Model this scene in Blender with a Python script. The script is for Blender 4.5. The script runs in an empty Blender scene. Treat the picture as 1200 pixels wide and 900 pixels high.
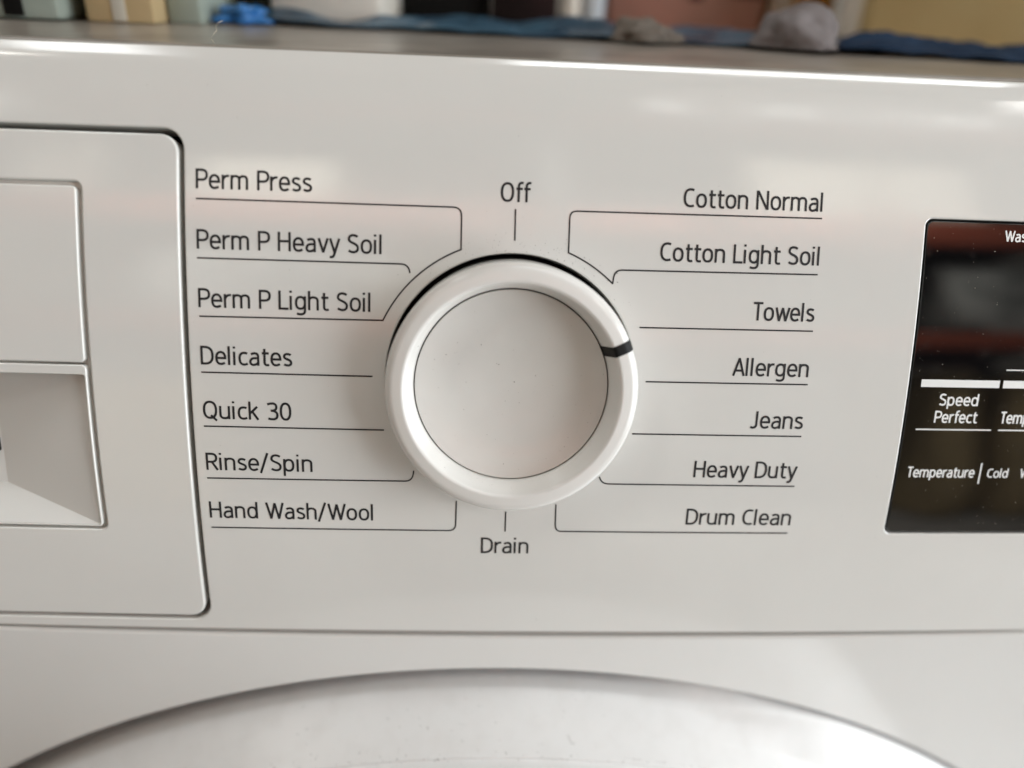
import bpy, bmesh, math, random
from mathutils import Vector, Matrix, noise
from mathutils.geometry import delaunay_2d_cdt

# ------------------------------------------------------------------ scene, camera, light
SC = bpy.context.scene
COL = SC.collection
MM = 0.001
Z0 = 790.0                      # the control panel's origin is 0.79 m above the floor
random.seed(7)

def W(p):                       # machine millimetres -> world metres
    return Vector((p[0] * MM, p[1] * MM, (p[2] + Z0) * MM))

cam_d = bpy.data.cameras.new('camera')
cam = bpy.data.objects.new('camera', cam_d)
COL.objects.link(cam)
SC.camera = cam
_r = Vector((0.9985987412851121, -0.03235860971115756, 0.04187450634157738))
_u = Vector((-0.021918518432351215, 0.4673153944867625, 0.8838189297731818))
_f = Vector((0.048167753253816024, 0.8834982979345476, -0.46595131193423733))
m = Matrix((_r, _u, -_f)).transposed().to_4x4()
m.translation = W((-7.693688915626587, -141.11849946531342, 74.42498770826727))
cam.matrix_world = m
cam_d.sensor_width = 36
cam_d.lens = 27.0
cam_d.clip_start = 0.005
cam_d.clip_end = 100
cam_d.dof.use_dof = True
cam_d.dof.focus_distance = 0.161
cam_d.dof.aperture_fstop = 27 / 7.0

world = bpy.data.worlds.new('World')
SC.world = world
world.use_nodes = True
bg = world.node_tree.nodes['Background']
bg.inputs['Color'].default_value = (1.0, 0.91, 0.77, 1)
bg.inputs['Strength'].default_value = 0.23

def area(name, loc, target, sx, sy, power, color):
    l = bpy.data.lights.new(name, 'AREA')
    l.shape = 'RECTANGLE'
    l.size, l.size_y = sx, sy
    l.energy = power
    l.color = color
    o = bpy.data.objects.new(name, l)
    COL.objects.link(o)
    o.location = loc
    d = Vector(target) - Vector(loc)
    o.rotation_euler = d.to_track_quat('-Z', 'Y').to_euler()
    return o

T0 = (0, 0, 0.79)
area('shop_window_light', (2.2, -0.9, 0.95), T0, 1.7, 1.9, 90, (0.92, 0.965, 1.0))
area('ceiling_lamp', (-1.2, -0.14, 3.0), (-1.1, -0.14, 0), 0.95, 0.36, 10, (0.97, 1.0, 1.0))
area('ceiling_lamp', (0.85, -0.14, 3.0), (0.85, -0.14, 0), 1.55, 0.36, 16, (0.97, 1.0, 1.0))
area('ceiling_lamp', (-2.3, -1.25, 3.35), (-2.1, -1.15, 0), 0.35, 1.1, 16, (1.0, 0.95, 0.88))
area('ceiling_lamp', (2.75, -1.55, 3.35), (2.75, -1.55, 0), 0.35, 1.5, 14, (1.0, 0.98, 0.95))
area('tube_lamp', (2.1, -2.9, 3.75), (2.1, -2.7, 0), 2.4, 0.10, 2.6, (1.0, 0.98, 0.95))
area('tube_lamp', (-2.3, -2.7, 3.35), (-2.3, -2.5, 0), 1.0, 0.10, 1.0, (1.0, 0.98, 0.95))
aisle = area('aisle_lamp', (0.3, -1.5, 3.3), (0.3, -2.9, 1.3), 3.8, 0.3, 84, (1.0, 0.95, 0.86))
aisle.data.spread = math.radians(80)

SC.view_settings.view_transform = 'Standard'
SC.view_settings.look = 'None'
SC.view_settings.exposure = -0.26
SC.view_settings.gamma = 1.0
SC.view_settings.use_curve_mapping = False
SC.render.engine = 'CYCLES'
cy = SC.cycles
cy.use_denoising = True
cy.max_bounces = 10
cy.diffuse_bounces = 5
cy.glossy_bounces = 5
cy.sample_clamp_indirect = 6

# ------------------------------------------------------------------ materials
def new_mat(name, color, rough=0.5, spec=0.5, metal=0.0, coat=0.0):
    mt = bpy.data.materials.new(name)
    mt.use_nodes = True
    b = mt.node_tree.nodes['Principled BSDF']
    b.inputs['Base Color'].default_value = (*color, 1)
    b.inputs['Roughness'].default_value = rough
    b.inputs['Specular IOR Level'].default_value = spec
    b.inputs['Metallic'].default_value = metal
    b.inputs['Coat Weight'].default_value = coat
    return mt

def nodes(mt):
    nt = mt.node_tree
    return nt, nt.nodes['Principled BSDF']

def tint_noise(mt, c2, scale, detail=4, lo=0.42, hi=0.62, rough_to=None):
    """second colour through soft noise (grime, print mottling)"""
    nt, b = nodes(mt)
    tc = nt.nodes.new('ShaderNodeTexCoord')
    n = nt.nodes.new('ShaderNodeTexNoise')
    n.inputs['Scale'].default_value = scale
    n.inputs['Detail'].default_value = detail
    nt.links.new(tc.outputs['Object'], n.inputs['Vector'])
    mr = nt.nodes.new('ShaderNodeMapRange')
    mr.inputs['From Min'].default_value = lo
    mr.inputs['From Max'].default_value = hi
    nt.links.new(n.outputs['Fac'], mr.inputs['Value'])
    mx = nt.nodes.new('ShaderNodeMix')
    mx.data_type = 'RGBA'
    mx.inputs['A'].default_value = b.inputs['Base Color'].default_value[:]
    mx.inputs['B'].default_value = (*c2, 1)
    nt.links.new(mr.outputs['Result'], mx.inputs['Factor'])
    nt.links.new(mx.outputs['Result'], b.inputs['Base Color'])
    if rough_to is not None:
        r = nt.nodes.new('ShaderNodeMapRange')
        r.inputs['From Min'].default_value = lo
        r.inputs['From Max'].default_value = hi
        r.inputs['To Min'].default_value = b.inputs['Roughness'].default_value
        r.inputs['To Max'].default_value = rough_to
        nt.links.new(n.outputs['Fac'], r.inputs['Value'])
        nt.links.new(r.outputs['Result'], b.inputs['Roughness'])
    return mt

def bump(mt, scale, strength, dist=0.0002, detail=2):
    nt, b = nodes(mt)
    tc = nt.nodes.new('ShaderNodeTexCoord')
    n = nt.nodes.new('ShaderNodeTexNoise')
    n.inputs['Scale'].default_value = scale
    n.inputs['Detail'].default_value = detail
    nt.links.new(tc.outputs['Object'], n.inputs['Vector'])
    bp = nt.nodes.new('ShaderNodeBump')
    bp.inputs['Strength'].default_value = strength
    bp.inputs['Distance'].default_value = dist
    nt.links.new(n.outputs['Fac'], bp.inputs['Height'])
    nt.links.new(bp.outputs['Normal'], b.inputs['Normal'])
    return mt

M = {}
M['panel'] = bump(tint_noise(new_mat('white_panel_plastic', (0.692, 0.69, 0.663), 0.075, 1.0), (0.676, 0.672, 0.645), 38, 6, 0.45, 0.72, 0.20), 70, 0.045)
M['paint'] = bump(tint_noise(new_mat('white_cabinet_enamel', (0.725, 0.725, 0.705), 0.085, 1.0), (0.715, 0.713, 0.69), 60, 6, 0.4, 0.75, 0.15), 70, 0.045)
M['door'] = bump(tint_noise(new_mat('white_door_plastic', (0.76, 0.765, 0.76), 0.30), (0.72, 0.72, 0.71), 160, 8, 0.45, 0.75, 0.42), 500, 0.06)
M['knob'] = bump(new_mat('white_knob_plastic', (0.72, 0.708, 0.68), 0.17), 300, 0.04)
M['dark_gap'] = new_mat('dark_gap_black', (0.015, 0.015, 0.015), 0.6, 0.2)
M['gap_grey'] = new_mat('grey_inner_plastic', (0.10, 0.10, 0.10), 0.5, 0.3)
M['print'] = new_mat('charcoal_print_ink', (0.022, 0.022, 0.024), 0.45, 0.3)
M['white_print'] = new_mat('white_print_ink', (0.80, 0.81, 0.80), 0.4, 0.4)
M['glass_black'] = tint_noise(new_mat('black_display_glass', (0.004, 0.004, 0.0045), 0.03, 1.0), (0.012, 0.012, 0.012), 220, 8, 0.55, 0.8, 0.12)
M['gap_shade'] = new_mat('grey_gap_shade', (0.11, 0.115, 0.115), 0.6, 0.3)  # grey walls of the door gap, darkened to stand for its shade
M['black_mark'] = new_mat('black_pointer_paint', (0.005, 0.005, 0.005), 0.5, 0.2)
M['lid'] = tint_noise(new_mat('dusty_grey_lid', (0.30, 0.27, 0.235), 0.3), (0.23, 0.205, 0.178), 40, 6)
M['dust'] = new_mat('grey_dust', (0.10, 0.092, 0.085), 0.9, 0.1)
M['lint'] = new_mat('pale_lint', (0.55, 0.50, 0.42), 0.9, 0.1)
M['floor'] = tint_noise(new_mat('grey_concrete', (0.33, 0.32, 0.30), 0.7), (0.25, 0.24, 0.225), 3, 8)
M['glass_door'] = new_mat('dark_door_glass', (0.02, 0.022, 0.024), 0.05, 0.6)

# disc of the knob: circular brushed, satin silver-white
dm = new_mat('brushed_pearl_disc', (0.76, 0.757, 0.725), 0.17, 1.0, 0.10)
nt, b = nodes(dm)
b.inputs['Anisotropic'].default_value = 0.6
tg = nt.nodes.new('ShaderNodeTangent')
tg.direction_type = 'RADIAL'
tg.axis = 'Z'
nt.links.new(tg.outputs['Tangent'], b.inputs['Tangent'])
tint_noise(dm, (0.715, 0.70, 0.67), 60, 3, 0.3, 0.75)
M['disc'] = dm

# ------------------------------------------------------------------ the machine's surfaces
KX, KY = 1.44105887e-04, 1.57190771e-03     # the fascia is bowed a little sideways and more from top to bottom
TAU = math.radians(16)
CT, ST = math.cos(TAU), math.sin(TAU)

def lean(p):
    return Vector((p[0], p[1] * CT + p[2] * ST, -p[1] * ST + p[2] * CT))

ROLL, RK = 60.6, 0.052                       # above this the fascia rolls back towards the lid
def PN(u, v):                                # outward normal of the fascia
    k = 2 * RK * max(0.0, v - ROLL)
    n = Vector((2 * KX * u, -1.0, 2 * KY * v + k))
    return lean(n.normalized())

def PS(u, v, h=0.0):                         # point on / above the fascia, mm
    e = max(0.0, v - ROLL)
    return lean((u, KX * u * u + KY * v * v + RK * e * e, v)) + PN(u, v) * h

SEAM = PS(0, -60.2)
def BN(u, w):
    return Vector((2 * KX * u, -1.0, 0)).normalized()
def BS(u, w, h=0.0):                         # cabinet front below the fascia, w = mm below its top edge (negative)
    return Vector((u, SEAM.y + KX * u * u, SEAM.z + w)) + BN(u, w) * h

# ------------------------------------------------------------------ mesh helpers
class Mesh:
    def __init__(s):
        s.v, s.f, s.n, s.m = [], [], [], []
    def add(s, p, n=None):
        s.v.append(p); s.n.append(n); return len(s.v) - 1
    def face(s, idx, mi=0):
        s.f.append(tuple(idx)); s.m.append(mi)
    def build(s, name, mats, parent=None, smooth=True, local=None):
        me = bpy.data.meshes.new(name)
        if local is None:
            vv = [W(p) for p in s.v]
        else:
            vv = [Vector(p) * MM for p in s.v]
        me.from_pydata(vv, [], s.f)
        if not isinstance(mats, (list, tuple)): mats = [mats]
        for mt in mats: me.materials.append(mt)
        me.polygons.foreach_set('material_index', s.m)
        me.polygons.foreach_set('use_smooth', [smooth] * len(s.f))
        me.update()
        if smooth and all(n is not None for n in s.n):
            me.normals_split_custom_set_from_vertices([tuple(n) for n in s.n])
        return link(me, name, parent)

def link(me, name, parent=None):
    o = bpy.data.objects.new(name, me)
    COL.objects.link(o)
    if parent is not None:
        o.parent = parent
        o.matrix_parent_inverse = parent_inv(parent)
    return o

def world_of(o):
    mt = Matrix.Translation(o.location) @ o.rotation_euler.to_matrix().to_4x4()
    if o.parent is not None:
        mt = world_of(o.parent) @ o.matrix_parent_inverse @ mt
    return mt
def parent_inv(p):
    return world_of(p).inverted()

def thing(name, label, cat, loc=(0, 0, 0), group=None, rotz=0.0):
    o = bpy.data.objects.new(name, None)
    COL.objects.link(o)
    o.location = loc
    o.rotation_euler = (0, 0, rotz)
    o.empty_display_size = 0.02
    return tag(o, label, cat, group)

def tag(o, label, cat=None, group=None, kind=None):
    if label: o['label'] = label
    if cat: o['category'] = cat
    if group: o['group'] = group
    if kind: o['kind'] = kind
    return o

def rr(u0, v0, u1, v1, r, step=4.0, ca=7, corners=(1, 1, 1, 1)):
    """counter-clockwise rounded rectangle with its straight sides cut into short steps"""
    pts = []
    cs = [(u1 - r, v0 + r, -90, u1, v0), (u1 - r, v1 - r, 0, u1, v1), (u0 + r, v1 - r, 90, u0, v1), (u0 + r, v0 + r, 180, u0, v0)]
    key = []
    for k, (cx, cyy, a0, qx, qy) in enumerate(cs):
        if r > 0 and corners[k]:
            for i in range(ca + 1):
                a = math.radians(a0 + 90 * i / ca)
                key.append((cx + r * math.cos(a), cyy + r * math.sin(a)))
        else:
            key.append((qx, qy))
    for i, p in enumerate(key):
        q = key[(i + 1) % len(key)]
        d = math.dist(p, q)
        n = max(1, int(d / step))
        for k in range(n):
            pts.append((p[0] + (q[0] - p[0]) * k / n, p[1] + (q[1] - p[1]) * k / n))
    return pts

def circ(cu, cv, r, n=96):
    return [(cu + r * math.cos(2 * math.pi * i / n), cv + r * math.sin(2 * math.pi * i / n)) for i in range(n)]

def loop_normals(L):
    """outward 2D normals of a counter-clockwise loop"""
    out = []
    n = len(L)
    for i in range(n):
        a, b_, c = L[i - 1], L[i], L[(i + 1) % n]
        t1 = Vector((b_[0] - a[0], b_[1] - a[1])).normalized()
        t2 = Vector((c[0] - b_[0], c[1] - b_[1])).normalized()
        n1 = Vector((t1.y, -t1.x)); n2 = Vector((t2.y, -t2.x))
        m_ = (n1 + n2)
        m_ = m_ / max(0.35, m_.dot(n1)) if m_.length > 1e-6 else n1
        out.append(m_)
    return out

def inside(p, L):
    x, y = p; c = False; n = len(L); j = n - 1
    for i in range(n):
        if (L[i][1] > y) != (L[j][1] > y) and x < (L[j][0] - L[i][0]) * (y - L[i][1]) / (L[j][1] - L[i][1]) + L[i][0]:
            c = not c
        j = i
    return c

def offset(L, d):
    return [(p[0] + n.x * d, p[1] + n.y * d) for p, n in zip(L, loop_normals(L))]

def patch(mesh, S, N, outer, holes=(), h=0.0, grid=6.0, r_out=0.5, d_out=3.0, r_hole=0.5, d_hole=3.0, mi=0, seg=4, wall_mi=None):
    """curved plate: filled loop with holes, every edge rounded by r and then walled down to depth d"""
    if wall_mi is None: wall_mi = mi
    fo = offset(outer, -r_out)
    fh = [offset(H, r_hole) for H in holes]
    pts, edges = [], []
    for L in [fo] + fh:
        s = len(pts); pts += [Vector(p) for p in L]
        edges += [(s + i, s + (i + 1) % len(L)) for i in range(len(L))]
    nb = len(pts)
    if grid:
        us = [p[0] for p in fo]; vs = [p[1] for p in fo]
        nu = int((max(us) - min(us)) / grid); nv = int((max(vs) - min(vs)) / grid)
        bp = pts[:]
        if S is PS and max(vs) > ROLL:
            for i in range(1, 150):
                for vv in (60.6, 61.6, 62.6, 63.6):
                    pts.append(Vector((min(us) + (max(us) - min(us)) * i / 150, vv)))
            bp = pts[:]
        for i in range(1, nu):
            for j in range(1, nv):
                p = (min(us) + (max(us) - min(us)) * i / nu + 0.013 * (j % 3), min(vs) + (max(vs) - min(vs)) * j / nv)
                if not inside(p, fo) or any(inside(p, H) for H in fh): continue
                if min((q[0] - p[0]) ** 2 + (q[1] - p[1]) ** 2 for q in bp) < (grid * 0.35) ** 2: continue
                pts.append(Vector(p))
    V, _, F, *_ = delaunay_2d_cdt(pts, edges, [], 0, 1e-5)
    base = len(mesh.v)
    for p in V:
        mesh.add(S(p.x, p.y, h), N(p.x, p.y))
    for f in F:
        c = (sum(V[i].x for i in f) / 3, sum(V[i].y for i in f) / 3)
        if not inside(c, fo) or any(inside(c, H) for H in fh): continue
        a, b_, c_ = (V[i] for i in f[:3])
        ar = (b_.x - a.x) * (c_.y - a.y) - (b_.y - a.y) * (c_.x - a.x)
        mesh.face([base + i for i in (f if ar > 0 else f[::-1])], mi)
    def strip(L, sgn, r, d):
        ns = loop_normals(L)
        prof = [(r * math.sin(math.pi / 2 * k / seg), r * (1 - math.cos(math.pi / 2 * k / seg)), math.pi / 2 * k / seg) for k in range(seg + 1)]
        rows = []
        for (o_, dp, an) in prof + [(r, d, math.pi / 2)]:
            row = []
            for p, n in zip(L, ns):
                q = (p[0] + sgn * n.x * o_, p[1] + sgn * n.y * o_)
                nn = N(*p)
                e = S(p[0] + sgn * n.x * 0.01, p[1] + sgn * n.y * 0.01, 0) - S(p[0], p[1], 0)
                e.normalize()
                row.append(mesh.add(S(q[0], q[1], h - dp), (nn * math.cos(an) + e * math.sin(an)).normalized()))
            rows.append(row)
        n_ = len(L)
        for k in range(len(rows) - 1):
            for i in range(n_):
                j = (i + 1) % n_
                q = [rows[k][i], rows[k + 1][i], rows[k + 1][j], rows[k][j]]
                mesh.face(q if sgn > 0 else q[::-1], wall_mi if k == len(rows) - 2 else mi)
    strip(fo, 1, r_out, d_out)
    for H in fh: strip(H, -1, r_hole, d_hole)
    return mesh

def lathe(mesh, prof, n=128, mi=0, S=None, closed_top=False, norms=True):
    """surface of revolution in local millimetres, profile of (r, h) from outside in"""
    rows = []
    P = len(prof)
    for k, (r, h) in enumerate(prof):
        a = prof[max(0, k - 1)]; c = prof[min(P - 1, k + 1)]
        dr, dh = c[0] - a[0], c[1] - a[1]
        L = math.hypot(dr, dh) or 1
        nr, nh = dh / L, -dr / L
        row = []
        for i in range(n):
            t = 2 * math.pi * i / n
            p = Vector((r * math.cos(t), r * math.sin(t), h))
            q = Vector((nr * math.cos(t), nr * math.sin(t), nh))
            if S: p, q = S(p, q)
            row.append(mesh.add(p, q))
        rows.append(row)
    for k in range(P - 1):
        for i in range(n):
            j = (i + 1) % n
            mesh.face([rows[k][i], rows[k][j], rows[k + 1][j], rows[k + 1][i]], mi)
    if closed_top: mesh.face(rows[-1], mi)
    return mesh

def rounded_profile(pts, r, seg=4):
    """fillet the inner corners of an open polyline"""
    out = [pts[0]]
    for i in range(1, len(pts) - 1):
        a, b_, c = Vector(pts[i - 1]), Vector(pts[i]), Vector(pts[i + 1])
        rr_ = r[i] if isinstance(r, (list, tuple)) else r
        d1 = min(rr_, (a - b_).length * 0.49); d2 = min(rr_, (c - b_).length * 0.49)
        p, q = b_ + (a - b_).normalized() * d1, b_ + (c - b_).normalized() * d2
        for k in range(seg + 1):
            t = k / seg
            out.append(tuple((1 - t) ** 2 * p + 2 * t * (1 - t) * b_ + t * t * q))
    out.append(pts[-1])
    return out

# ------------------------------------------------------------------ stroke lettering
HW = 0.05
X = 0.735
def sarc(cx, cyy, rx, ry, a0, a1, n=14, e=2.35):
    o = []
    for i in range(n + 1):
        a = math.radians(a0 + (a1 - a0) * i / n)
        c, s = math.cos(a), math.sin(a)
        o.append((cx + rx * math.copysign(abs(c) ** (2 / e), c), cyy + ry * math.copysign(abs(s) ** (2 / e), s)))
    return o
def bez(*p, n=10):
    o = []
    for i in range(n + 1):
        t = i / n
        o.append(tuple((1 - t) ** 3 * p[0][k] + 3 * t * (1 - t) ** 2 * p[1][k] + 3 * t * t * (1 - t) * p[2][k] + t ** 3 * p[3][k] for k in (0, 1)))
    return o
XT = X - HW                     # centre line of the x-height
CTP = 1 - HW
def s_shape(w, t, b_):
    m_ = (t + b_) / 2; hh = (t - b_)
    return (bez((w * .95, t - hh * .10), (w * .70, t + hh * .02), (w * .02, t + hh * .06), (w * .02, t - hh * .25)) +
            bez((w * .02, t - hh * .25), (w * .02, t - hh * .48), (w * .98, t - hh * .44), (w * .98, b_ + hh * .25))[1:] +
            bez((w * .98, b_ + hh * .25), (w * .98, b_ - hh * .06), (w * .25, b_ - hh * .02), (0, b_ + hh * .11))[1:])
def arch(x0, x1, top=XT, sh=0.20):
    c = (x0 + x1) / 2; rx = (x1 - x0) / 2
    return [(x0, top - sh - .08)] + sarc(c, top - sh, rx, sh, 180, 0, 14)
GL = {}
def g(ch, adv, *st): GL[ch] = (adv, st)
g(' ', .25)
g('P', .53, [(0, 0), (0, CTP), (.2, CTP)] + sarc(.19, .70, .25, .25, 90, -90, 14, 2.5) + [(0, .45)])
g('R', .56, [(0, 0), (0, CTP), (.2, CTP)] + sarc(.18, .715, .25, .235, 90, -90, 14, 2.5) + [(0, .48)], [(.22, .48), (.47, 0)])
g('D', .62, [(0, HW), (0, CTP), (.15, CTP)] + sarc(.13, .5, .37, .45, 90, -90, 16, 2.5) + [(0, HW), (0, HW + .1)])
g('H', .62, [(0, 0), (0, 1)], [(.48, 0), (.48, 1)], [(0, .52), (.48, .52)])
g('L', .45, [(0, 1), (0, HW), (.40, HW)])
g('N', .64, [(0, 0), (0, 1)], [(.02, .98), (.48, .02)], [(.50, 0), (.50, 1)])
g('O', .68, sarc(.27, .5, .27, .45, 0, 360, 40))
g('Q', .68, sarc(.27, .5, .27, .45, 0, 360, 40), [(.30, .20), (.56, -.10)])
g('0', .56, sarc(.21, .5, .21, .45, 0, 360, 40))
g('3', .53, [(.02, .88)] + bez((.02, .90), (.20, .98), (.38, .96), (.38, .74)) + bez((.38, .74), (.38, .58), (.28, .535), (.12, .53))[1:],
  [(.12, .53)] + bez((.16, .53), (.32, .53), (.42, .44), (.42, .28)) + bez((.42, .28), (.42, .04), (.22, .01), (0, .09))[1:])
g('C', .55, bez((.44, .90), (.30, .97), (0, 1.0), (0, .5), n=14) + bez((0, .5), (0, 0), (.30, .03), (.45, .10), n=14)[1:])
g('S', .54, s_shape(.42, CTP, HW))
g('T', .52, [(-.02, CTP), (.46, CTP)], [(.22, 0), (.22, CTP)])
g('J', .42, [(.25, 1), (.25, .25)] + bez((.25, .25), (.25, .03), (.12, .02), (-.04, .08)))
g('W', .86, [(-.02, 1), (.19, .02), (.38, .95), (.57, .02), (.78, 1)])
g('A', .58, [(-.02, 0), (.24, .98), (.50, 0)], [(.07, .30), (.41, .30)])
g('a', .51, bez((.03, XT - .07), (.14, XT + .005), (.36, XT + .05), (.36, XT - .20)) + [(.36, 0)],
  [(.36, .41), (.20, .41)] + bez((.20, .41), (-.06, .41), (-.06, HW - .02), (.14, HW - .01)) + bez((.14, HW - .01), (.26, HW), (.33, .12), (.36, .17))[1:])
g('c', .44, bez((.36, XT - .04), (.22, XT + .03), (0, XT + .03), (0, X / 2), n=14) + bez((0, X / 2), (0, 0), (.22, HW - .04), (.37, HW + .05), n=14)[1:])
g('e', .52, [(.01, .37), (.40, .37)] + sarc(.20, X / 2 + .01, .20, X / 2 - HW + .0, 8, 180, 20, 2.2) + bez((0, X / 2), (0, 0), (.22, HW - .05), (.38, HW + .07), n=12)[1:])
g('d', .56, sarc(.20, X / 2, .20, X / 2 - HW, 0, 360, 36), [(.41, 0), (.41, 1.02)])
g('g', .54, sarc(.20, X / 2 + .01, .20, X / 2 - HW - .01, 0, 360, 36), [(.40, X), (.40, -.02)] + bez((.40, -.02), (.40, -.28), (.16, -.24), (.03, -.19)))
g('p', .56, sarc(.21, X / 2, .20, X / 2 - HW, 0, 360, 36), [(0, X), (0, -.27)])
g('f', .33, bez((.31, .985), (.18, 1.02), (.09, .96), (.09, .80)) + [(.09, 0)], [(-.03, XT), (.28, XT)])
g('t', .36, [(.09, .93), (.09, .20)] + bez((.09, .20), (.09, .02), (.20, .03), (.30, .06)), [(-.03, XT), (.29, XT)])
g('h', .54, [(0, 0), (0, 1.02)], arch(0, .39) + [(.39, 0)])
g('n', .54, [(0, 0), (0, X)], arch(0, .39) + [(.39, 0)])
g('m', .84, [(0, 0), (0, X)], arch(0, .345) + [(.345, 0)], arch(.345, .69) + [(.69, 0)])
g('r', .34, [(0, 0), (0, X)], [(0, XT - .27)] + bez((0, XT - .25), (.03, XT - .06), (.14, XT + .02), (.28, XT - .005)))
g('u', .54, [(.39, 0), (.39, X)], [(.39, HW + .28)] + sarc(.195, HW + .20, .195, .20, 0, -180, 14) + [(0, X)])
g('i', .19, [(0, 0), (0, X)], [(0, .90), (0, 1.01)])
g('l', .19, [(0, 0), (0, 1.02)])
g('k', .48, [(0, 0), (0, 1.02)], [(.35, X), (.03, .37)], [(.12, .46), (.38, 0)])
g('o', .54, sarc(.205, X / 2, .205, X / 2 - HW, 0, 360, 36))
g('s', .44, s_shape(.33, XT, HW))
g('v', .46, [(-.02, X), (.18, .01), (.38, X)])
g('w', .70, [(-.02, X), (.145, .01), (.31, X - .03), (.475, .01), (.64, X)])
g('y', .46, [(-.02, X), (.18, .02)], [(.39, X), (.16, -.10)] + bez((.16, -.10), (.11, -.24), (.06, -.24), (-.04, -.22)))
g('/', .40, [(-.06, -.13), (.28, 1.06)])
g('.', .2, [(0, 0), (0, .11)])

def ribbon(pl, w):
    """quads along a polyline: mitred where it bends softly, split and overlapped at sharp corners"""
    P = [Vector(pl[0])]
    for p in pl[1:]:
        if (Vector(p) - P[-1]).length > 1e-4: P.append(Vector(p))
    closed = len(P) > 3 and (P[0] - P[-1]).length < 1e-3
    runs, cur = [], [P[0]]
    for i in range(1, len(P)):
        cur.append(P[i])
        if i < len(P) - 1:
            t1, t2 = (P[i] - P[i - 1]).normalized(), (P[i + 1] - P[i]).normalized()
            if t1.dot(t2) < 0.64:
                e = w / 2 if t1.dot(t2) > -0.3 else w * 0.12
                runs.append(cur[:-1] + [P[i] + t1 * e])
                cur = [P[i] - t2 * e]
    runs.append(cur)
    q = []
    for r in runs: q += soft_ribbon(r, w)
    return q

def soft_ribbon(pl, w):
    n = len(pl)
    P = [Vector(pl[0])]
    for p in pl[1:]:
        if (Vector(p) - P[-1]).length > 1e-4: P.append(Vector(p))
    n = len(P)
    closed = n > 3 and (P[0] - P[-1]).length < 1e-3
    if closed: P = P[:-1]; n -= 1
    L, R = [], []
    for i in range(n):
        a = P[i - 1] if (i > 0 or closed) else None
        c = P[(i + 1) % n] if (i < n - 1 or closed) else None
        t1 = (P[i] - a).normalized() if a is not None else (c - P[i]).normalized()
        t2 = (c - P[i]).normalized() if c is not None else t1
        n1, n2 = Vector((-t1.y, t1.x)), Vector((-t2.y, t2.x))
        mt = n1 + n2
        k = mt.dot(n1)
        mt = mt / max(k, .55) if mt.length > 1e-6 else n1
        L.append(P[i] + mt * w / 2); R.append(P[i] - mt * w / 2)
    q = []
    for i in range(n if closed else n - 1):
        j = (i + 1) % n
        q.append([R[i], R[j], L[j], L[i]])
    return q

def flat_print(name, quads, S, mt, parent, h=0.05):
    """printed marks laid on a surface; overlapping strokes are merged into one sheet"""
    pts, faces = [], []
    tris = []
    for q in quads:
        for a, b_, c in ((q[0], q[1], q[2]), (q[0], q[2], q[3])):
            ar = (b_.x - a.x) * (c.y - a.y) - (b_.y - a.y) * (c.x - a.x)
            if abs(ar) > 2e-5: tris.append((a, b_, c) if ar > 0 else (a, c, b_))
    for t in tris:
        s = len(pts); pts += t
        faces.append([s, s + 1, s + 2])
    def tri_in(p, t):
        return all((b_.x - a.x) * (p.y - a.y) - (b_.y - a.y) * (p.x - a.x) >= -1e-7 for a, b_ in ((t[0], t[1]), (t[1], t[2]), (t[2], t[0])))
    edges = [(f[i], f[(i + 1) % 3]) for f in faces for i in range(3)]
    V, _, F, *_ = delaunay_2d_cdt(pts, edges, [], 0, 1e-5)
    boxes = [(min(p.x for p in t), max(p.x for p in t), min(p.y for p in t), max(p.y for p in t), t) for t in tris]
    cell = {}
    for bx in boxes:
        for k in range(int(math.floor(bx[0] * 2)), int(math.floor(bx[1] * 2)) + 1): cell.setdefault(k, []).append(bx)
    FO = []
    for f in F:
        c = (V[f[0]] + V[f[1]] + V[f[2]]) / 3
        FO.append(any(b[0] <= c.x <= b[1] and b[2] <= c.y <= b[3] and tri_in(c, b[4]) for b in cell.get(int(math.floor(c.x * 2)), ())))
    me = Mesh()
    for p in V: me.add(S(p.x, p.y, h))
    for f, fo in zip(F, FO):
        if not fo: continue
        a, b_, c = (V[i] for i in f[:3])
        ar = (b_.x - a.x) * (c.y - a.y) - (b_.y - a.y) * (c.x - a.x)
        if abs(ar) < 1e-7: continue
        me.face(f if ar > 0 else f[::-1])
    return me.build(name, mt, parent, smooth=False)

def lettering(text, u0, u1, v, cap, S, mt, parent, name, weight=0.124, h=0.05, slant=0.0):
    TR = 0.055
    adv = sum(GL[c][0] + TR for c in text)
    last = text[-1]
    mx = max((p[0] for st in GL[last][1] for p in st), default=0)
    mn = min((p[0] for st in GL[text[0]][1] for p in st), default=0)
    nat = adv - GL[last][0] - TR + mx - mn
    wgt = weight * cap
    sx = (u1 - u0 - wgt) / nat
    x = u0 + wgt / 2 - mn * sx
    quads = []
    for c in text:
        a, sts = GL[c]
        for st in sts:
            pl = [(x + p[0] * sx + slant * p[1] * cap, v + p[1] * cap) for p in st]
            quads += ribbon(pl, wgt)
        x += (a + TR) * sx
    o = flat_print(name, quads, S, mt, parent, h)
    o['label'] = 'printed words "%s"' % text
    return o

# ------------------------------------------------------------------ floor
fm = Mesh()
for x, y in ((-6000, -6000), (6000, -6000), (6000, 6000), (-6000, 6000)): fm.add(Vector((x, y, -Z0)))
fm.face((0, 1, 2, 3))
tag(fm.build('floor', M['floor'], smooth=False), None, kind='structure')

# ------------------------------------------------------------------ the washing machine
wm = thing('washing_machine', 'glossy white front loading washing machine with program knob, detergent drawer and black display', 'washing machine', (0, 0.3, 0))

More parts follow.
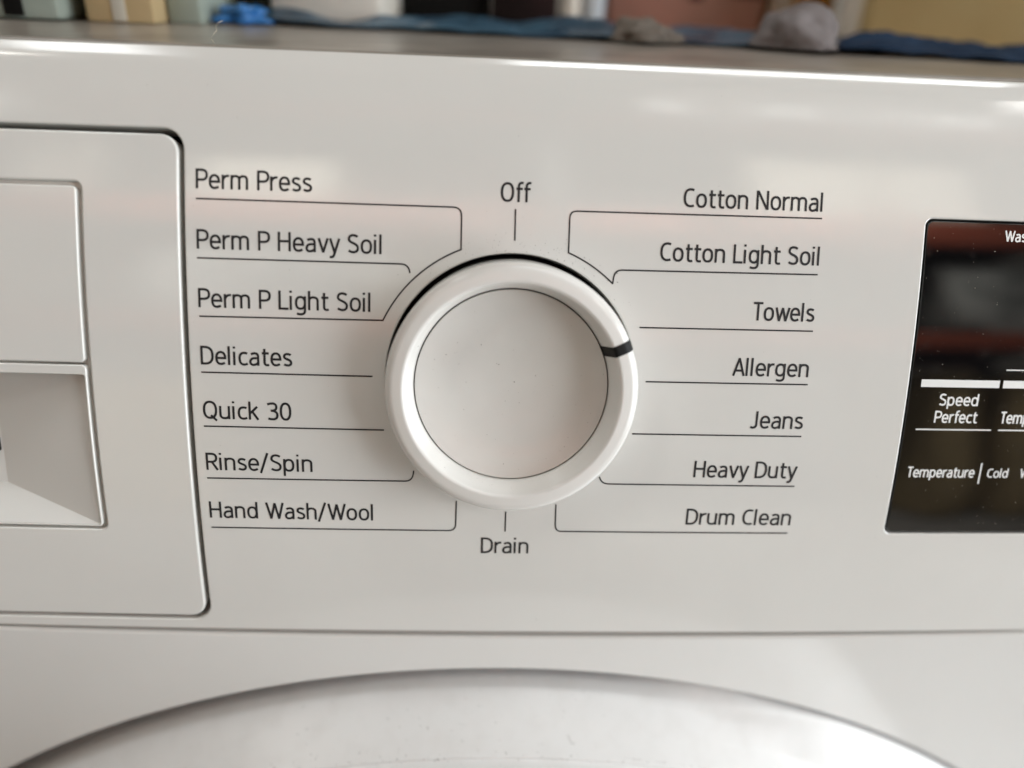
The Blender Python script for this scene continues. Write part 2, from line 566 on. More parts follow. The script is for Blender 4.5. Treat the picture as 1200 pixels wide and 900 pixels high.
KC = (-0.2, 0.0)
DISP = rr(85.2, -33.2, 235, 36.4, 1.6)
DRW = rr(-286, -57.2, -65.95, 49.0, 4.2)
pm = Mesh()
patch(pm, PS, PN, rr(-298, -59.75, 298, 65.1, 0.0), [DRW, circ(KC[0], 0.75, 26.05), DISP], 0, 4.6, r_out=0.45, d_out=9, r_hole=0.35, d_hole=7, seg=5)
panel = pm.build('control_panel', M['panel'], wm)

# near-black sheet behind the panel's openings, standing in for the shade inside
hm = Mesh()
patch(hm, PS, PN, rr(-296, -58, 296, 62, 0.0), [], -17, 12, r_out=0.5, d_out=2)
hm.build('dark_backing', M['dark_gap'], wm)

ROWS = [
    ('Perm Press', -63.6, -40.8, 37.5), ('Perm P Heavy Soil', -63.6, -27.0, 25.8), ('Perm P Light Soil', -63.6, -29.2, 14.2),
    ('Delicates', -63.6, -45.1, 2.57), ('Quick 30', -63.7, -45.6, -8.88), ('Rinse/Spin', -63.8, -41.6, -20.16), ('Hand Wash/Wool', -63.9, -29.05, -31.2),
    ('Off', -3.34, 2.97, 36.9), ('Drain', -5.6, 4.9, -38.74),
    ('Cotton Normal', 33.8, 62.8, 37.0), ('Cotton Light Soil', 29.5, 62.85, 26.1), ('Towels', 49.5, 62.85, 14.5),
    ('Allergen', 46.3, 62.75, 2.75), ('Jeans', 51.1, 62.85, -8.65), ('Heavy Duty', 40.0, 62.95, -19.95), ('Drum Clean', 39.4, 63.1, -31.2)]
for t, a, b_, v in ROWS:
    lettering(t, a, b_, v, 3.8, PS, M['print'], panel, 'program_name')

def on_ring(a0, a1, r=29.3, n=14):
    return [(KC[0] + r * math.cos(math.radians(a0 + (a1 - a0) * i / n)), r * math.sin(math.radians(a0 + (a1 - a0) * i / n))) for i in range(n + 1)]
LINES = [
    [(-63.6, 35.55), (-12.9, 35.5)] + bez((-12.9, 35.5), (-11.7, 35.5), (-11.15, 35), (-11.1, 33.8), n=6) + on_ring(111.8, 154.6) + [(-63.5, 12.4)],
    [(-63.6, 24.0), (-23.2, 24.0)] + bez((-23.2, 24.0), (-22.0, 24.0), (-21.4, 23.4), (-21.3, 22.2), n=6),
    [(-63.6, 0.95), (-28.8, 0.95)], [(-63.7, -10.5), (-26.5, -10.5)],
    [(-63.8, -22.0), (-22.1, -21.85)] + bez((-22.1, -21.85), (-20.9, -21.8), (-20.4, -21.1), (-20.3, -19.4), n=6),
    [(-63.8, -33.5), (-12.8, -33.35)] + bez((-12.8, -33.35), (-11.7, -33.3), (-11.2, -32.8), (-11.2, -31.6), n=6) + [(-11.15, -26.2)],
    [(-0.3, 35.5), (-0.3, 29.3)], [(-0.4, -28.6), (-0.4, -33.4)],
    [(62.85, 35.65), (12.2, 35.5)] + bez((12.2, 35.5), (11.1, 35.5), (10.7, 35), (10.7, 33.9), n=6) + on_ring(68.2, 46.5) + bez((20.0, 21.4), (20.1, 23.2), (20.4, 24.0), (21.8, 24.05), n=6) + [(62.75, 24.25)],
    [(26.0, 12.45), (62.8, 12.55)], [(28.0, 1.1), (62.85, 1.15)], [(25.9, -10.3), (62.8, -10.3)],
    [(62.8, -21.8), (21.6, -21.75)] + bez((21.6, -21.75), (20.5, -21.7), (19.9, -21.3), (19.5, -20.1), n=6),
    [(62.8, -33.15), (12.0, -33.2)] + bez((12.0, -33.2), (11.0, -33.2), (10.6, -32.6), (10.55, -31.6), n=6) + [(10.45, -26.7)]]
def fine(pl, d=2.5):
    o = [pl[0]]
    for a, b_ in zip(pl, pl[1:]):
        n = max(1, int(math.dist(a, b_) / d))
        o += [(a[0] + (b_[0] - a[0]) * k / n, a[1] + (b_[1] - a[1]) * k / n) for k in range(1, n + 1)]
    return o
for L in LINES:
    flat_print('guide_line', ribbon(fine(L), 0.30), PS, M['print'], panel)

# --- program knob
kmat = Matrix((PS(KC[0] + .01, 0) - PS(*KC), PS(KC[0], .01) - PS(*KC), PN(*KC))).transposed()
kx, kz = (PS(KC[0] + .01, 0) - PS(*KC)).normalized(), PN(*KC).normalized()
ky = kz.cross(kx).normalized()
knob = bpy.data.objects.new('program_knob', None)
COL.objects.link(knob)
knob.parent = wm
knob.matrix_parent_inverse = parent_inv(wm)
knob.location = W(PS(*KC))
knob.rotation_euler = Matrix((kx, ky, kz)).transposed().to_euler()
knob.empty_display_size = 0.01

def knob_part(mesh, name, mt):
    me_o = mesh.build(name, mt, None, True, local=True)
    me_o.parent = knob
    return me_o
RING = rounded_profile([(25.55, -7.5), (25.55, 1.0), (25.5, 7.6), (21.6, 8.2), (20.15, 2.9), (20.0, 2.0), (20.0, 0.6)], [0, 1.0, 2.6, 0.7, 0.4, 0.15, 0], 8)
km = Mesh(); lathe(km, RING, 160)
knob_part(km, 'knob_ring', M['knob'])
km = Mesh(); lathe(km, rounded_profile([(19.78, 0.5), (19.78, 2.35), (14, 1.45), (5, 0.82), (0.3, 0.75)], [0, .18, 2, 2, 0], 5), 128, closed_top=True)
knob_part(km, 'knob_disc', M['disc'])
km = Mesh()
lathe(km, [(25.9, -7.2), (19.0, -7.2), (19.0, 0.55)], 96)
knob_part(km, 'knob_base', M['dark_gap'])
# pointer bar: a strip of the ring's profile lifted a hair
km = Mesh()
pa = math.radians(23.0)
rows = []
PR = [p for p in RING if p[1] > 2.0]
for i_, p_ in enumerate(PR):
    a_, c_ = Vector(PR[max(0, i_ - 1)]), Vector(PR[min(len(PR) - 1, i_ + 1)])
    t_ = (c_ - a_).normalized()
    r, h = p_[0] + t_.y * 0.05, p_[1] - t_.x * 0.05
    row = []
    for t in (-1.1, -0.5, 0, 0.5, 1.1):
        k = math.sqrt(max(1e-6, r * r - t * t))
        row.append(km.add(Vector((k * math.cos(pa) - t * math.sin(pa), k * math.sin(pa) + t * math.cos(pa), h))))
    rows.append(row)
for a, b_ in zip(rows, rows[1:]):
    for i in range(4): km.face((a[i], a[i + 1], b_[i + 1], b_[i]))
knob_part(km, 'pointer_mark', M['black_mark'])

# --- detergent drawer
dmh = Mesh()
patch(dmh, PS, PN, rr(-284.8, -56.25, -67.0, 47.85, 3.6), [rr(-266, -34.6, -86.0, 38.2, 1.6, 4)], 0.0, 5.0, r_out=0.55, d_out=7, r_hole=0.45, d_hole=1.6, seg=5)
drawer = dmh.build('detergent_drawer', M['panel'], wm)
cm = Mesh()
patch(cm, PS, PN, rr(-265.0, 2.25, -87.0, 37.3, 1.0), [], 0.05, 5.0, r_out=0.35, d_out=1.6, seg=4)
cm.build('cover_plate', M['panel'], drawer)
cm = Mesh()
patch(cm, PS, PN, rr(-265.0, -34.0, -86.9, 1.75, 1.0), [rr(-264.5, -33.55, -87.35, -0.25, 0.7)], -0.05, 0, r_out=0.35, d_out=1.6, r_hole=0.15, d_hole=0.4, seg=4)
cm.build('scoop_rim', M['panel'], drawer)
cm = Mesh()                                     # floor of the groove round the insert
patch(cm, PS, PN, rr(-266.2, -34.8, -85.8, 38.4, 1.6), [rr(-264.6, -33.7, -87.2, 2.0, 0.7)], -1.5, 0, r_out=0.05, d_out=.3, r_hole=0.05, d_hole=.3)
cm.build('groove', M['panel'], drawer)
cm = Mesh()                                     # hollow for the fingers: sloping end walls, sloping sill, back
FB = [(-264.5, 3.5, -1.8), (-264.5, -33.6, -.3), (-87.3, -33.6, -.3), (-87.3, 3.5, -1.8)]
BK = [(-238, 3.5, -8), (-236, -27.7, -8), (-111.0, -27.7, -8), (-110.6, 3.5, -8)]
NS = 14
def lerp3(a, b_, t): return tuple(a[i] + (b_[i] - a[i]) * t for i in range(3))
def wall(a, b_, c, d, mi=0):
    gi = [[cm.add(PS(*lerp3(lerp3(a, b_, i / NS), lerp3(d, c, i / NS), j / 6))) for i in range(NS + 1)] for j in range(7)]
    for j in range(6):
        for i in range(NS): cm.face((gi[j][i], gi[j][i + 1], gi[j + 1][i + 1], gi[j + 1][i]), mi)
wall(FB[1], FB[2], BK[2], BK[1])
wall(FB[2], FB[3], BK[3], BK[2])
wall(FB[0], FB[1], BK[1], BK[0])
wall(BK[1], BK[2], BK[3], BK[0])
wall(FB[3], FB[0], BK[0], BK[3])
cm.build('finger_scoop', bump(new_mat('white_scoop_plastic', (0.70, 0.70, 0.675), 0.5, 0.4), 200, 0.04), drawer, smooth=False)
cm = Mesh()
patch(cm, PS, PN, rr(-232, -20.0, -111.3, -16.8, 0.3), [], -7.7, 0, r_out=0.1, d_out=.4)
cm.build('scoop_slot', M['dark_gap'], drawer)

# --- display
gm = Mesh()
patch(gm, PS, PN, rr(85.65, -32.75, 234.5, 35.95, 1.3), [], -0.12, 5.0, r_out=0.2, d_out=4, seg=3)
disp = gm.build('display_window', M['glass_black'], wm)
DH = -0.05
def dtext(t, a, b_, v, cap, w=0.145): lettering(t, a, b_, v, cap, PS, M['white_print'], disp, 'display_text', w, DH)
dtext('Wash', 102.65, 108.9, 32.2, 2.24, .15)
dtext('Speed', 92.5, 101.4, -2.95, 2.62)
dtext('Perfect', 92.0, 101.95, -6.8, 2.62)
dtext('Temp.', 106.95, 114.3, -6.8, 2.62)
dtext('Temperature', 87.8, 103.55, -19.43, 2.45)
dtext('Cold', 106.5, 111.4, -19.4, 2.12)
dtext('Warm', 114.2, 120.8, -19.4, 2.12)
def dbar(name, a, b_, v0, v1):
    q = []
    n = 6
    for i in range(n):
        x0, x1 = a + (b_ - a) * i / n, a + (b_ - a) * (i + 1) / n
        q.append([Vector((x0, v0)), Vector((x1, v0)), Vector((x1, v1)), Vector((x0, v1))])
    return flat_print(name, q, PS, M['white_print'], disp, DH)
dbar('button_bar', 87.9, 105.6, 1.1, 2.75)
dbar('button_bar', 106.4, 124.1, 1.1, 2.75)
dbar('underline', 88.2, 105.4, -8.5, -8.2)
dbar('underline', 107.05, 124.2, -8.5, -8.2)
dbar('underline', 106.6, 124.4, 4.95, 5.2)
dbar('divider', 104.65, 105.0, -20.9, -16.0)

# --- cabinet front, door, sides, lid
DC, DR = (-0.4, -229.4), 217.8
bm_ = Mesh()
patch(bm_, BS, BN, rr(-298, -700, 298, -1.3, 0.0, 6), [circ(*DC, DR, 260)], -0.1, 14, r_out=0.8, d_out=14, r_hole=0.5, d_hole=30, seg=5, wall_mi=1)
bm_.build('cabinet_front', [M['paint'], M['gap_shade']], wm)
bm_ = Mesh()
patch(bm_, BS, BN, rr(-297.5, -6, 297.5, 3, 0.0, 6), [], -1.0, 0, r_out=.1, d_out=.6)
bm_.build('seam_shade_strip', new_mat('grey_seam_shade', (0.36, 0.34, 0.32), 0.6, 0.3), wm)  # the groove's shade is put into this strip's grey
bm_ = Mesh()
patch(bm_, BS, BN, rr(-292, -690, 292, 4, 0.0, 20), [], -31, 60, r_out=0.5, d_out=2)
bm_.build('door_gap_backing', M['gap_shade'], wm)  # added backing, coloured dark for the shade deep in the door gap

dcen = BS(*DC, 0)
def door_map(p, q):
    h_ = Vector((q.x, -q.z, q.y))
    return Vector((dcen.x + p.x, dcen.y - p.z + KX * p.x * p.x, dcen.z + p.y)), h_
DP = rounded_profile([(212.9, -24), (212.7, -8), (212.2, -3.6), (209.7, 1.5), (206.7, 7), (203.5, 13.0), (203.1, 12.9), (202.9, 13.3), (199.5, 36), (196, 82), (182, 92), (150, 84), (146, 72)], [0, 2, 0.9, 1, 1, .15, .1, .2, 5, 5, 8, 2, 0], 5)
def ring_map(p, q):
    # towards the grip on the right the rim flares out to meet the cabinet opening
    th = math.degrees(math.atan2(p.x, p.y))
    k = max(0.0, min(1.0, (th - 6) / 19)) if th < 90 else 0.0
    k = k * k * (3 - 2 * k)
    hc = -4.4 + 12.5 * k
    r = math.hypot(p.x, p.y)
    if -9 < p.z < hc and k > 0:
        r2 = min(216.4, r + (hc - p.z) * 0.85 * min(1.0, k * 4))
        p = Vector((p.x * r2 / r, p.y * r2 / r, p.z))
    return door_map(p, q)[0], None
dm_ = Mesh(); lathe(dm_, DP, 300, S=ring_map)
door = bpy.data.objects.new('door', None)
COL.objects.link(door)
door.parent = wm; door.matrix_parent_inverse = parent_inv(wm)
door.location = W(dcen)
dm_.build('door_ring', M['door'], door)
dm_ = Mesh(); lathe(dm_, [(147, 72), (138, 66), (110, 52), (60, 40), (20, 36), (1, 35.8)], 128, S=door_map, closed_top=True)
dm_.build('door_glass', M['glass_door'], door)

def box_mesh(x0, y0, z0, x1, y1, z1, bev=1.0, seg=2):
    bm = bmesh.new()
    bmesh.ops.create_cube(bm, size=1)
    for v in bm.verts:
        v.co = Vector(((x0 + x1) / 2 + v.co.x * (x1 - x0), (y0 + y1) / 2 + v.co.y * (y1 - y0), (z0 + z1) / 2 + v.co.z * (z1 - z0)))
    if bev: bmesh.ops.bevel(bm, geom=bm.edges[:], offset=bev, segments=seg, affect='EDGES', profile=0.5)
    return bm

def bm_obj(bm, name, mt, parent=None, smooth=True, scale=True):
    if scale:
        for v in bm.verts: v.co = W(v.co)
    me = bpy.data.meshes.new(name)
    bmesh.ops.recalc_face_normals(bm, faces=bm.faces[:])
    bm.to_mesh(me); bm.free()
    for m_ in (mt if isinstance(mt, (list, tuple)) else [mt]): me.materials.append(m_)
    me.polygons.foreach_set('use_smooth', [smooth] * len(me.polygons))
    if smooth:
        try: me.set_sharp_from_angle(angle=math.radians(40))
        except Exception: pass
    return link(me, name, parent)

LIDZ = PS(0, 65).z
LIDY = PS(0, 65).y + 2.4
BACK = LIDY + 590
bm_obj(box_mesh(-298.5, LIDY + 24, SEAM.z - 705, -296, BACK, LIDZ - 14, 0.4, 1), 'side_panel', M['paint'], wm)
bm_obj(box_mesh(296, LIDY + 24, SEAM.z - 705, 298.5, BACK, LIDZ - 14, 0.4, 1), 'side_panel', M['paint'], wm)
bm_obj(box_mesh(-295, BACK - 3, SEAM.z - 705, 295, BACK, LIDZ - 14, 0.4, 1), 'back_panel', M['paint'], wm)
bm_obj(box_mesh(-296, SEAM.y + 14, -Z0 + 0.5, 296, BACK - 8, SEAM.z - 701, 2), 'plinth', M['gap_grey'], wm)
lm = Mesh()                                     # lid: follows the bow of the fascia along its front edge
lp = rounded_profile([(0, -15), (0, 0), (40, 0), (200, 0), (BACK - LIDY, 0), (BACK - LIDY, -15)], [0, 2.0, 5, 5, 3, 0], 5)
rows = []
for (d, z) in lp:
    row = []
    for i in range(61):
        x = -299 + 598 * i / 60
        k = max(0.0, 1 - d / 200)
        row.append(lm.add(Vector((x, LIDY + d + KX * x * x * k, LIDZ + z))))
    rows.append(row)
for a, b_ in zip(rows, rows[1:]):
    for i in range(60): lm.face((a[i], a[i + 1], b_[i + 1], b_[i]))
lm.build('lid', M['lid'], wm)

# ------------------------------------------------------------------ things lying on the lid
FAR = 1.03
def L(x, y, z=0.0): return (-7.7 + (x + 7.7) * FAR, -141 + (y + 141) * FAR, LIDZ + z)
def mk(name, color, rough=0.6, spec=0.3, c2=None, sc=25):
    mt = new_mat(name, color, rough, spec)
    if c2: tint_noise(mt, c2, sc)
    return mt

def put_box(name, label, cat, x0, x1, y0, y1, hgt, mt, bev=1.2, rotz=0, group=None, lid_mat=None, parts=()):
    cx, cyy = (x0 + x1) / 2, (y0 + y1) / 2
    t = thing(name, label, cat, W(L(cx, cyy, 0.05)), group, rotz)
    def part(n, a, m_, bv, smooth=True):
        bm = box_mesh(*a, bv)
        for v in bm.verts: v.co = v.co * MM
        o = bm_obj(bm, n, m_, None, smooth, scale=False)
        o.parent = t
        return o
    w, d = (x1 - x0) / 2 * FAR, (y1 - y0) / 2 * FAR
    parts = [(n, tuple(q * (FAR if k_ % 3 < 2 else 1) for k_, q in enumerate(a)), m_, bv) for n, a, m_, bv in parts]
    part('carcass', (-w, -d, 0, w, d, hgt), mt, bev)
    for n, a, m_, bv in parts: part(n, a, m_, bv)
    return t

card = mk('tan_cardboard', (0.56, 0.44, 0.25), 0.8, 0.2, (0.50, 0.38, 0.21))
cream = mk('cream_cardboard', (0.66, 0.52, 0.26), 0.8, 0.2, (0.60, 0.46, 0.22))
greeng = mk('grey_green_plastic', (0.36, 0.41, 0.36), 0.4, 0.4, (0.27, 0.32, 0.28))
black = mk('black_carton', (0.004, 0.004, 0.004), 0.6, 0.2)
brownblack = mk('brown_black_carton', (0.010, 0.005, 0.005), 0.6, 0.2, (0.02, 0.008, 0.008), 40)
whitec = mk('white_carton', (0.78, 0.74, 0.66), 0.5, 0.3)
whiteb = mk('bluish_white_tube', (0.60, 0.66, 0.72), 0.4, 0.4)
pink = mk('faded_red_carton', (0.43, 0.22, 0.17), 0.7, 0.2, (0.36, 0.20, 0.15))
plum = mk('plum_print', (0.05, 0.02, 0.02), 0.6, 0.2)
orange = mk('ochre_carton', (0.46, 0.25, 0.06), 0.7, 0.2)
tape = mk('clear_tape', (0.62, 0.60, 0.52), 0.3, 0.5)
grn = mk('grey_green_card', (0.33, 0.38, 0.33), 0.7, 0.2)

put_box('storage_bin', 'grey green plastic bin with a dark strap, leftmost thing on the washer lid', 'bin', -142, -109, 66, 140, 70, greeng, 2,
        parts=[('strap', (4.0, -37.6, 1, 8.5, -36.6, 68), black, 0.3)])
put_box('carton', 'narrow black carton between the grey green bin and the tan cardboard box', 'box', -108.5, -103.0, 80, 150, 75, black, 0.6)
put_box('cardboard_box', 'small tan cardboard box standing left of the blue strap', 'box', -104.5, -88.2, 70, 128, 72, card, 0.8,
        parts=[('tape_strip', (-1.6, -29.3, 0.5, 1.6, -28.9, 71), tape, 0.05)])
put_box('folder', 'thin grey green upright folder against the tan cardboard box', 'folder', -87.6, -79.5, 78, 150, 76, grn, 0.5)
put_box('storage_case', 'big black storage case behind the blue strap and white carton', 'case', -92, -20, 168, 260, 110, black, 2,
        parts=[('latch', (-6, -48, 45, 6, -46.2, 58), M['gap_grey'], 0.5)])
put_box('carton', 'white carton with rounded lower corners standing on the blue plastic sheet', 'box', -66.5, -35.6, 96, 150, 60, whitec, 3.0)
put_box('carton', 'black carton right behind the white carton', 'box', -35, -6, 150, 220, 90, black, 1)
put_box('carton', 'brownish black carton left of the two white tubes', 'box', -5.4, 17.5, 146, 210, 90, brownblack, 1)

def put_tube(label, x, y, r, hgt, mt):
    prof = rounded_profile([(r * .8, 0), (r, 0), (r, hgt), (r * .75, hgt), (r * .75, 2)], [0, 1, 1, .5, 0], 3)
    me = Mesh(); lathe(me, prof, 40)
    o = me.build('cardboard_tube', mt, None, True, local=True)
    o.location = W(L(x, y, 0.05))
    tag(o, label, 'tube', 'white tubes standing on the lid')
put_tube('warm white tube standing next to the brownish black carton', 22.3, 150, 3.1, 75, whitec)
put_tube('bluish white tube standing beside the faded red carton', 30.6, 152, 3.4, 80, whiteb)
put_box('carton', 'wide faded red carton with dark blotches printed on its face', 'box', 36.2, 91, 158, 240, 85, pink, 1,
        parts=[('print_patch', (0.5, -41.15, 10.0, 5.5, -40.9, 20), plum, 0.05), ('print_patch', (16, -41.15, 11.5, 27, -40.9, 15.2), plum, 0.05)])
put_box('carton', 'ochre brown carton between the faded red carton and the white bottle', 'box', 100, 125, 178, 230, 80, orange, 1,
        parts=[('label_patch', (-12.4, -26.15, 4, -4, -25.9, 60), whitec, 0.05)])
bt = thing('bottle', 'white plastic bottle standing left of the cream cardboard box', 'bottle', W(L(128, 158, 0.05)))
me = Mesh(); lathe(me, rounded_profile([(3, 0), (8.2, 0), (8.2, 62), (3.6, 72), (3.6, 80)], [0, 1.5, 6, 3, 0], 5), 48)
o = me.build('body', whitec, None, True, local=True); o.parent = bt
me = Mesh(); lathe(me, rounded_profile([(4.4, 76), (4.4, 90), (0.4, 90)], [0, .6, 0], 3), 32, closed_top=True)
o = me.build('cap', whiteb, None, True, local=True); o.parent = bt
put_box('cardboard_box', 'cream cardboard box turned at an angle above the navy cloth', 'box', 122, 182, 112, 170, 62, cream, 0.8, math.radians(-18),
        parts=[('flap', (-29, -33, 22, 29, -29.4, 23), cream, 0.1)])

def sheet(name, label, cat, x0, x1, yf, yb, mt, amp, sc, seed, nx=110, ny=44, base=0.6, thick=0.5):
    """a crumpled sheet with real thickness; edges uneven"""
    bm = bmesh.new()
    gv = []
    for j in range(ny + 1):
        row = []
        for i in range(nx + 1):
            s, t = i / nx, j / ny
            x = x0 + (x1 - x0) * s
            e0 = noise.noise(Vector((x * .05, seed, 1))) * 5
            e1 = noise.noise(Vector((x * .05, seed, 7))) * 6
            ya, yb_ = yf(s) + e0, yb(s) + e1
            y = ya + (yb_ - ya) * t
            q = Vector((x * sc, y * sc * 1.4, seed * 3.1))
            z = abs(noise.noise(q)) * 1.0 + 0.5 * abs(noise.noise(q * 2.3 + Vector((3, 1, 0)))) + 0.22 * abs(noise.noise(q * 5.1))
            ed = min(1, t * 5, (1 - t) * 5, s * 14, (1 - s) * 14)
            row.append(bm.verts.new(Vector(L(x, y, base + amp * z * (0.35 + 0.65 * max(0, ed))))))
        gv.append(row)
    for j in range(ny):
        for i in range(nx): bm.faces.new((gv[j][i], gv[j][i + 1], gv[j + 1][i + 1], gv[j + 1][i]))
    g_ = bmesh.ops.extrude_face_region(bm, geom=bm.faces[:])
    for v in [e for e in g_['geom'] if isinstance(e, bmesh.types.BMVert)]: v.co.z -= thick
    return tag(bm_obj(bm, name, mt), label, cat)

teal = new_mat('teal_blue_plastic', (0.022, 0.052, 0.085), 0.3, 0.5); tint_noise(teal, (0.045, 0.10, 0.15), 60)
navy = new_mat('navy_cloth', (0.007, 0.022, 0.052), 0.8, 0.2); tint_noise(navy, (0.012, 0.032, 0.07), 80)
bluep = new_mat('bright_blue_plastic', (0.03, 0.16, 0.42), 0.3, 0.5)
greyp = new_mat('grey_plastic_wrap', (0.19, 0.17, 0.17), 0.6, 0.3); tint_noise(greyp, (0.16, 0.145, 0.145), 50)
taupe = new_mat('taupe_cloth', (0.15, 0.13, 0.11), 0.8, 0.2)
sheet('plastic_sheet', 'crumpled teal blue plastic sheet lying along the washer lid', 'plastic sheet', -74, 80, lambda s: 86 - 12 * s, lambda s: 118 + 2 * s, teal, 5.5, .024, 3)
sheet('folded_cloth', 'dark navy cloth lying on the lid in front of the cream box', 'cloth', 84, 176, lambda s: 70 - 14 * s, lambda s: 108 - 4 * s, navy, 5.5, .035, 9, 80, 40)

def lump(name, label, cat, x, y, rx, ry, rz, mt, seed, rough=0.35, sc=1.6):
    bm = bmesh.new()
    bmesh.ops.create_icosphere(bm, subdivisions=5, radius=1)
    for v in bm.verts:
        d = v.co.normalized()
        k = 1 + rough * (noise.noise(d * sc + Vector((seed, 0, 0))) + .35 * abs(noise.noise(d * sc * 2.2 + Vector((0, seed, 0)))) - .1)
        p = d * k
        zz = p.z * rz if p.z > 0 else p.z * rz * 0.15
        v.co = Vector(L(x + p.x * rx, y + p.y * ry, rz * 0.2 + zz))
    return tag(bm_obj(bm, name, mt), label, cat)
lump('plastic_strap', 'bright blue crumpled plastic strap end between tan box and white carton', 'strap', -72, 88, 7.5, 7, 4.2, bluep, 2.2, .5)
lump('plastic_bag', 'crumpled grey plastic bag lying between teal sheet and navy cloth', 'bag', 74, 76, 12, 11, 9, greyp, 5.3, .35, 1.2)
lump('cloth_scrap', 'flat taupe cloth scrap on the front edge of the teal sheet', 'cloth', 34, 80, 9.5, 7, 5.0, taupe, 8.1, .4)

# ------------------------------------------------------------------ lint and dust
def thread(name, label, pts, r, mt):
    cu = bmesh.new()
    P = [Vector(p) for p in pts]
    prev = None
    for i, p in enumerate(P):
        t = (P[min(i + 1, len(P) - 1)] - P[max(i - 1, 0)]).normalized()
        a = t.cross(Vector((0, 0, 1)) if abs(t.z) < .9 else Vector((1, 0, 0))).normalized()
        b_ = t.cross(a)
        ring = [cu.verts.new(p + (a * math.cos(k * math.pi * 2 / 5) + b_ * math.sin(k * math.pi * 2 / 5)) * r) for k in range(5)]
        if prev:
            for k in range(5): cu.faces.new((prev[k], prev[(k + 1) % 5], ring[(k + 1) % 5], ring[k]))
        prev = ring
    return tag(bm_obj(cu, name, mt), label, 'lint thread')
ef = lambda x: LIDY + KX * x * x
thread('lint_thread', 'pale curly lint thread sticking up from the lid edge left of centre',
       [Vector((-61.8 + dx, ef(-62) + dy, LIDZ + dz)) for dx, dy, dz in ((0, 2, .1), (-.5, 1.5, .9), (.1, 1.8, 1.8), (.7, 2.2, 2.4), (.5, 2.5, 3.2), (1.1, 2.8, 3.9), (1.9, 3.0, 4.2))], 0.07, M['lint'])
def door_pt(ang, r, lift):
    pr = sorted((p for p in DP if p[1] > -8 and p[0] > 190), key=lambda p: p[0])
    h = pr[0][1]
    for a, b_ in zip(pr, pr[1:]):
        if a[0] <= r <= b_[0]:
            h = a[1] + (b_[1] - a[1]) * (r - a[0]) / max(1e-6, b_[0] - a[0])
    p = Vector((r * math.cos(ang), r * math.sin(ang), h + lift))
    return door_map(p, Vector((0, 0, 1)))[0]
thread('lint_thread', 'tiny grey hair lying on the white door rim right of centre',
       [door_pt(math.radians(90 - 4.6 - a), r, .05) for a, r in ((0, 206.0), (.06, 205.8), (.11, 205.55), (.16, 205.3), (.26, 205.15), (.38, 205.12), (.48, 205.2))], 0.035, M['dust'])

def specks(name, label, n, fn):
    me = Mesh()
    for _ in range(n):
        p, s = fn()
        if p is None: continue
        d1 = Vector((random.gauss(0, 1), random.gauss(0, 1), random.gauss(0, 1))).normalized() * s
        d2 = d1.cross(Vector((random.gauss(0, 1), random.gauss(0, 1), random.gauss(0, 1)))).normalized() * s * random.uniform(.4, 1)
        d3 = d1.cross(d2).normalized() * s * .5
        i = [me.add(p + q) for q in (d1, -d1 * .7 + d2 * .5, -d2, d3, -d3)]
        for f in ((0, 1, 3), (1, 2, 3), (2, 0, 3), (1, 0, 4), (2, 1, 4), (0, 2, 4)): me.face([i[k] for k in f])
    o = me.build(name, M['dust'], None, smooth=False)
    return tag(o, label, 'dust', None, 'stuff')
def f_door():
    a = random.gauss(0, 17)
    r = random.choice((random.uniform(203.6, 211), random.gauss(203.6, .5)))
    if a < -8: r = min(r, 204)
    return door_pt(math.radians(90 + a), min(r, 211.3), .03), min(.26, random.expovariate(1 / .07) + .06)
specks('dust', 'fine grey dust specks scattered over the white door rim', 420, f_door)
def f_panel():
    if random.random() < .55:
        a = math.radians(random.gauss(82, 26)); r = 27.2 + abs(random.gauss(0, 2.0))
        u, v = KC[0] + r * math.cos(a), r * math.sin(a)
    else:
        u, v = random.uniform(-110, 84), random.uniform(-58, 60)
        if -87.5 < u < -85 or -68 < u < -65 or math.hypot(u, v) < 26.9 or (u < -86 and v < 3): return None, 0
    return PS(u, v, .02), min(.19, random.expovariate(1 / .04) + .055)
specks('dust', 'fine grey dust specks on the control panel, thickest above the knob', 190, f_panel)
def f_knob():
    a = random.uniform(0, 2 * math.pi)
    r = 19.3 * math.sqrt(random.random()) if random.random() < .5 else random.gauss(20.9, .35)
    h = 0.8 + 1.55 * (r / 19.8) ** 2 if r < 19.6 else 2.9 + (r - 20.15) * 3.6
    if 19.6 <= r < 20.2 or r > 21.5: return None, 0
    if r > 20 and not (2.6 < a < 5.2): return None, 0
    c = PS(*KC) + kx * r * math.cos(a) + ky * r * math.sin(a) + kz * (h + .03)
    return c, min(.17, random.expovariate(1 / .035) + .05)
specks('dust', 'fine grey dust specks on the face and inner slope of the knob', 170, f_knob)
def f_disp():
    u, v = random.uniform(86, 120), random.uniform(-32, 35)
    return PS(u, v, -.08), min(.2, random.expovariate(1 / .04) + .04)
sp = specks('dust', 'pale dust specks on the black display glass', 160, f_disp)
sp.data.materials[0] = M['lint']

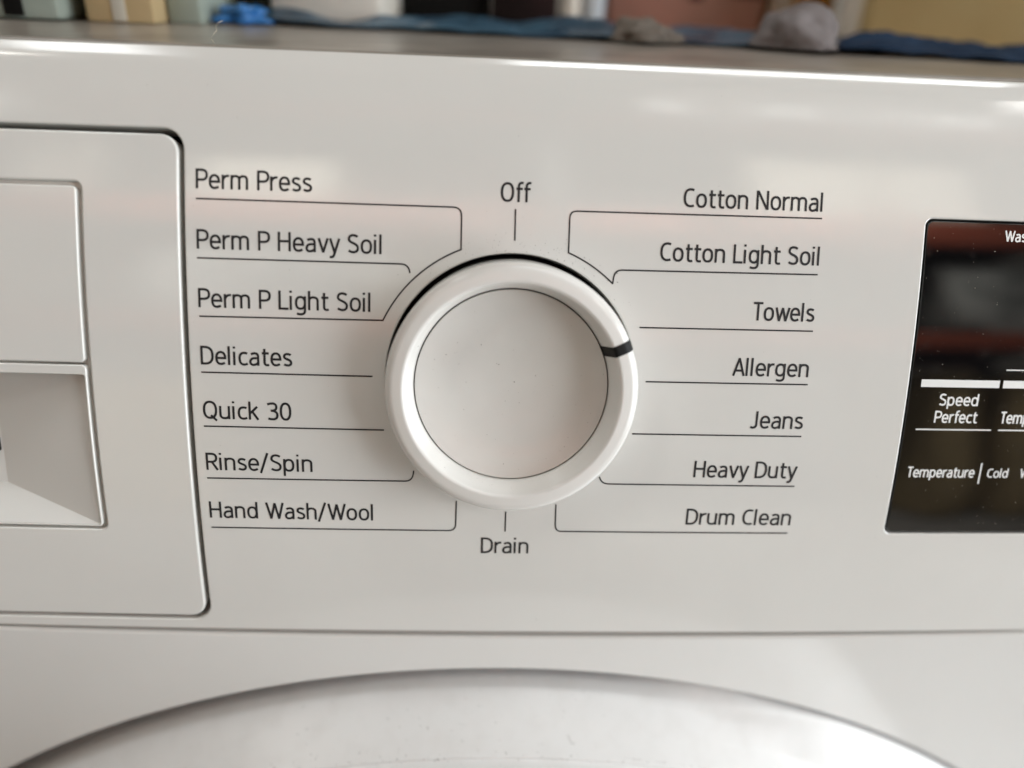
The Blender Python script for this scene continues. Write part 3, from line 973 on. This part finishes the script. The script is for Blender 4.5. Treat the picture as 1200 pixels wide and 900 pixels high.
# ------------------------------------------------------------------ storage rack across the aisle (seen mirrored in the gloss and the display)
red = mk('red_brown_steel', (0.36, 0.09, 0.05), 0.5, 0.3)
steel = mk('dark_grey_steel', (0.06, 0.065, 0.07), 0.5, 0.4)
wrapm = mk('grey_stretch_wrap', (0.46, 0.48, 0.47), 0.3, 0.5, (0.09, 0.10, 0.10), 4)
deckm = mk('dark_deck_board', (0.10, 0.08, 0.06), 0.8, 0.2)
def mbox(t, n, a, mt, bev=0.004):
    bm = box_mesh(*a, bev)
    o = bm_obj(bm, n, mt, None, True, scale=False)
    o.parent = t
    return o
rk = thing('storage_rack', 'tall storage rack with red brown beams mirrored in the display glass', 'rack', (0.3, -2.9, 0))
for x in (-2.4, 0.0, 2.4):
    for y in (-.45, .45): mbox(rk, 'upright', (x - .05, y - .04, 0, x + .05, y + .04, 3.3), steel)
for z, bh in ((1.25, .12), (2.02, .2), (3.0, .14)):
    for x0 in (-2.35, 0.05):
        for y in (-.44, .50): mbox(rk, 'beam', (x0, y - .03, z, x0 + 2.3, y + .03, z + bh), red)
        mbox(rk, 'shelf_deck', (x0, -.40, z + bh - .05, x0 + 2.3, .46, z + bh - .01), deckm)
def load(n, label, cat, x, z, w, d, h, mt, grp=None):
    t = thing(n, label, cat, (x, -2.85, z), grp)
    bm = box_mesh(-w / 2, -d / 2, 0.012, w / 2, d / 2, h, .03, 3)
    bmesh.ops.subdivide_edges(bm, edges=bm.edges[:], cuts=5, use_grid_fill=True)
    for v in bm.verts:
        v.co += Vector((noise.noise(v.co * 5 + Vector((x, 0, 0))), noise.noise(v.co * 5 + Vector((0, x, 3))), 0)) * .03
    o = bm_obj(bm, 'wrapped_goods' if 'wrap' in label else 'carton_stack', mt, None, True, scale=False); o.parent = t
    mbox(t, 'base_board', (-w / 2, -d / 2, 0, w / 2, d / 2, .012), deckm, 0.002)
    return t
load('wrapped_load', 'grey wrapped goods on the rack shelf, at its right end', 'load', 2.50, 1.37, 1.1, .75, .55, wrapm)
load('wrapped_load', 'grey wrapped goods on the rack shelf, left of the rack centre', 'load', -.7, 1.37, 1.3, .75, .5, wrapm)
load('carton_stack', 'narrow tan carton stack on the floor, second from the right under the rack', 'cartons', 1.93, 0, .16, .7, 1.12, card)
load('carton_stack', 'wide tan carton stack on the floor, rightmost under the rack', 'cartons', 2.42, 0, .5, .7, 1.10, card)
load('carton_stack', 'tan carton stack on the floor, at the left end under the rack', 'cartons', -1.5, 0, .8, .7, .95, card)
load('carton_stack', 'wide white carton stack on top of the rack, left of centre', 'cartons', -.95, 2.23, .62, .7, .42, whitec)
load('carton_stack', 'small white carton stack on top of the rack, at the left end', 'cartons', -1.9, 2.23, .34, .7, .55, whitec)
load('carton_stack', 'white carton stack on top of the rack, at the right', 'cartons', 1.75, 2.23, 1.1, .7, .6, whitec)
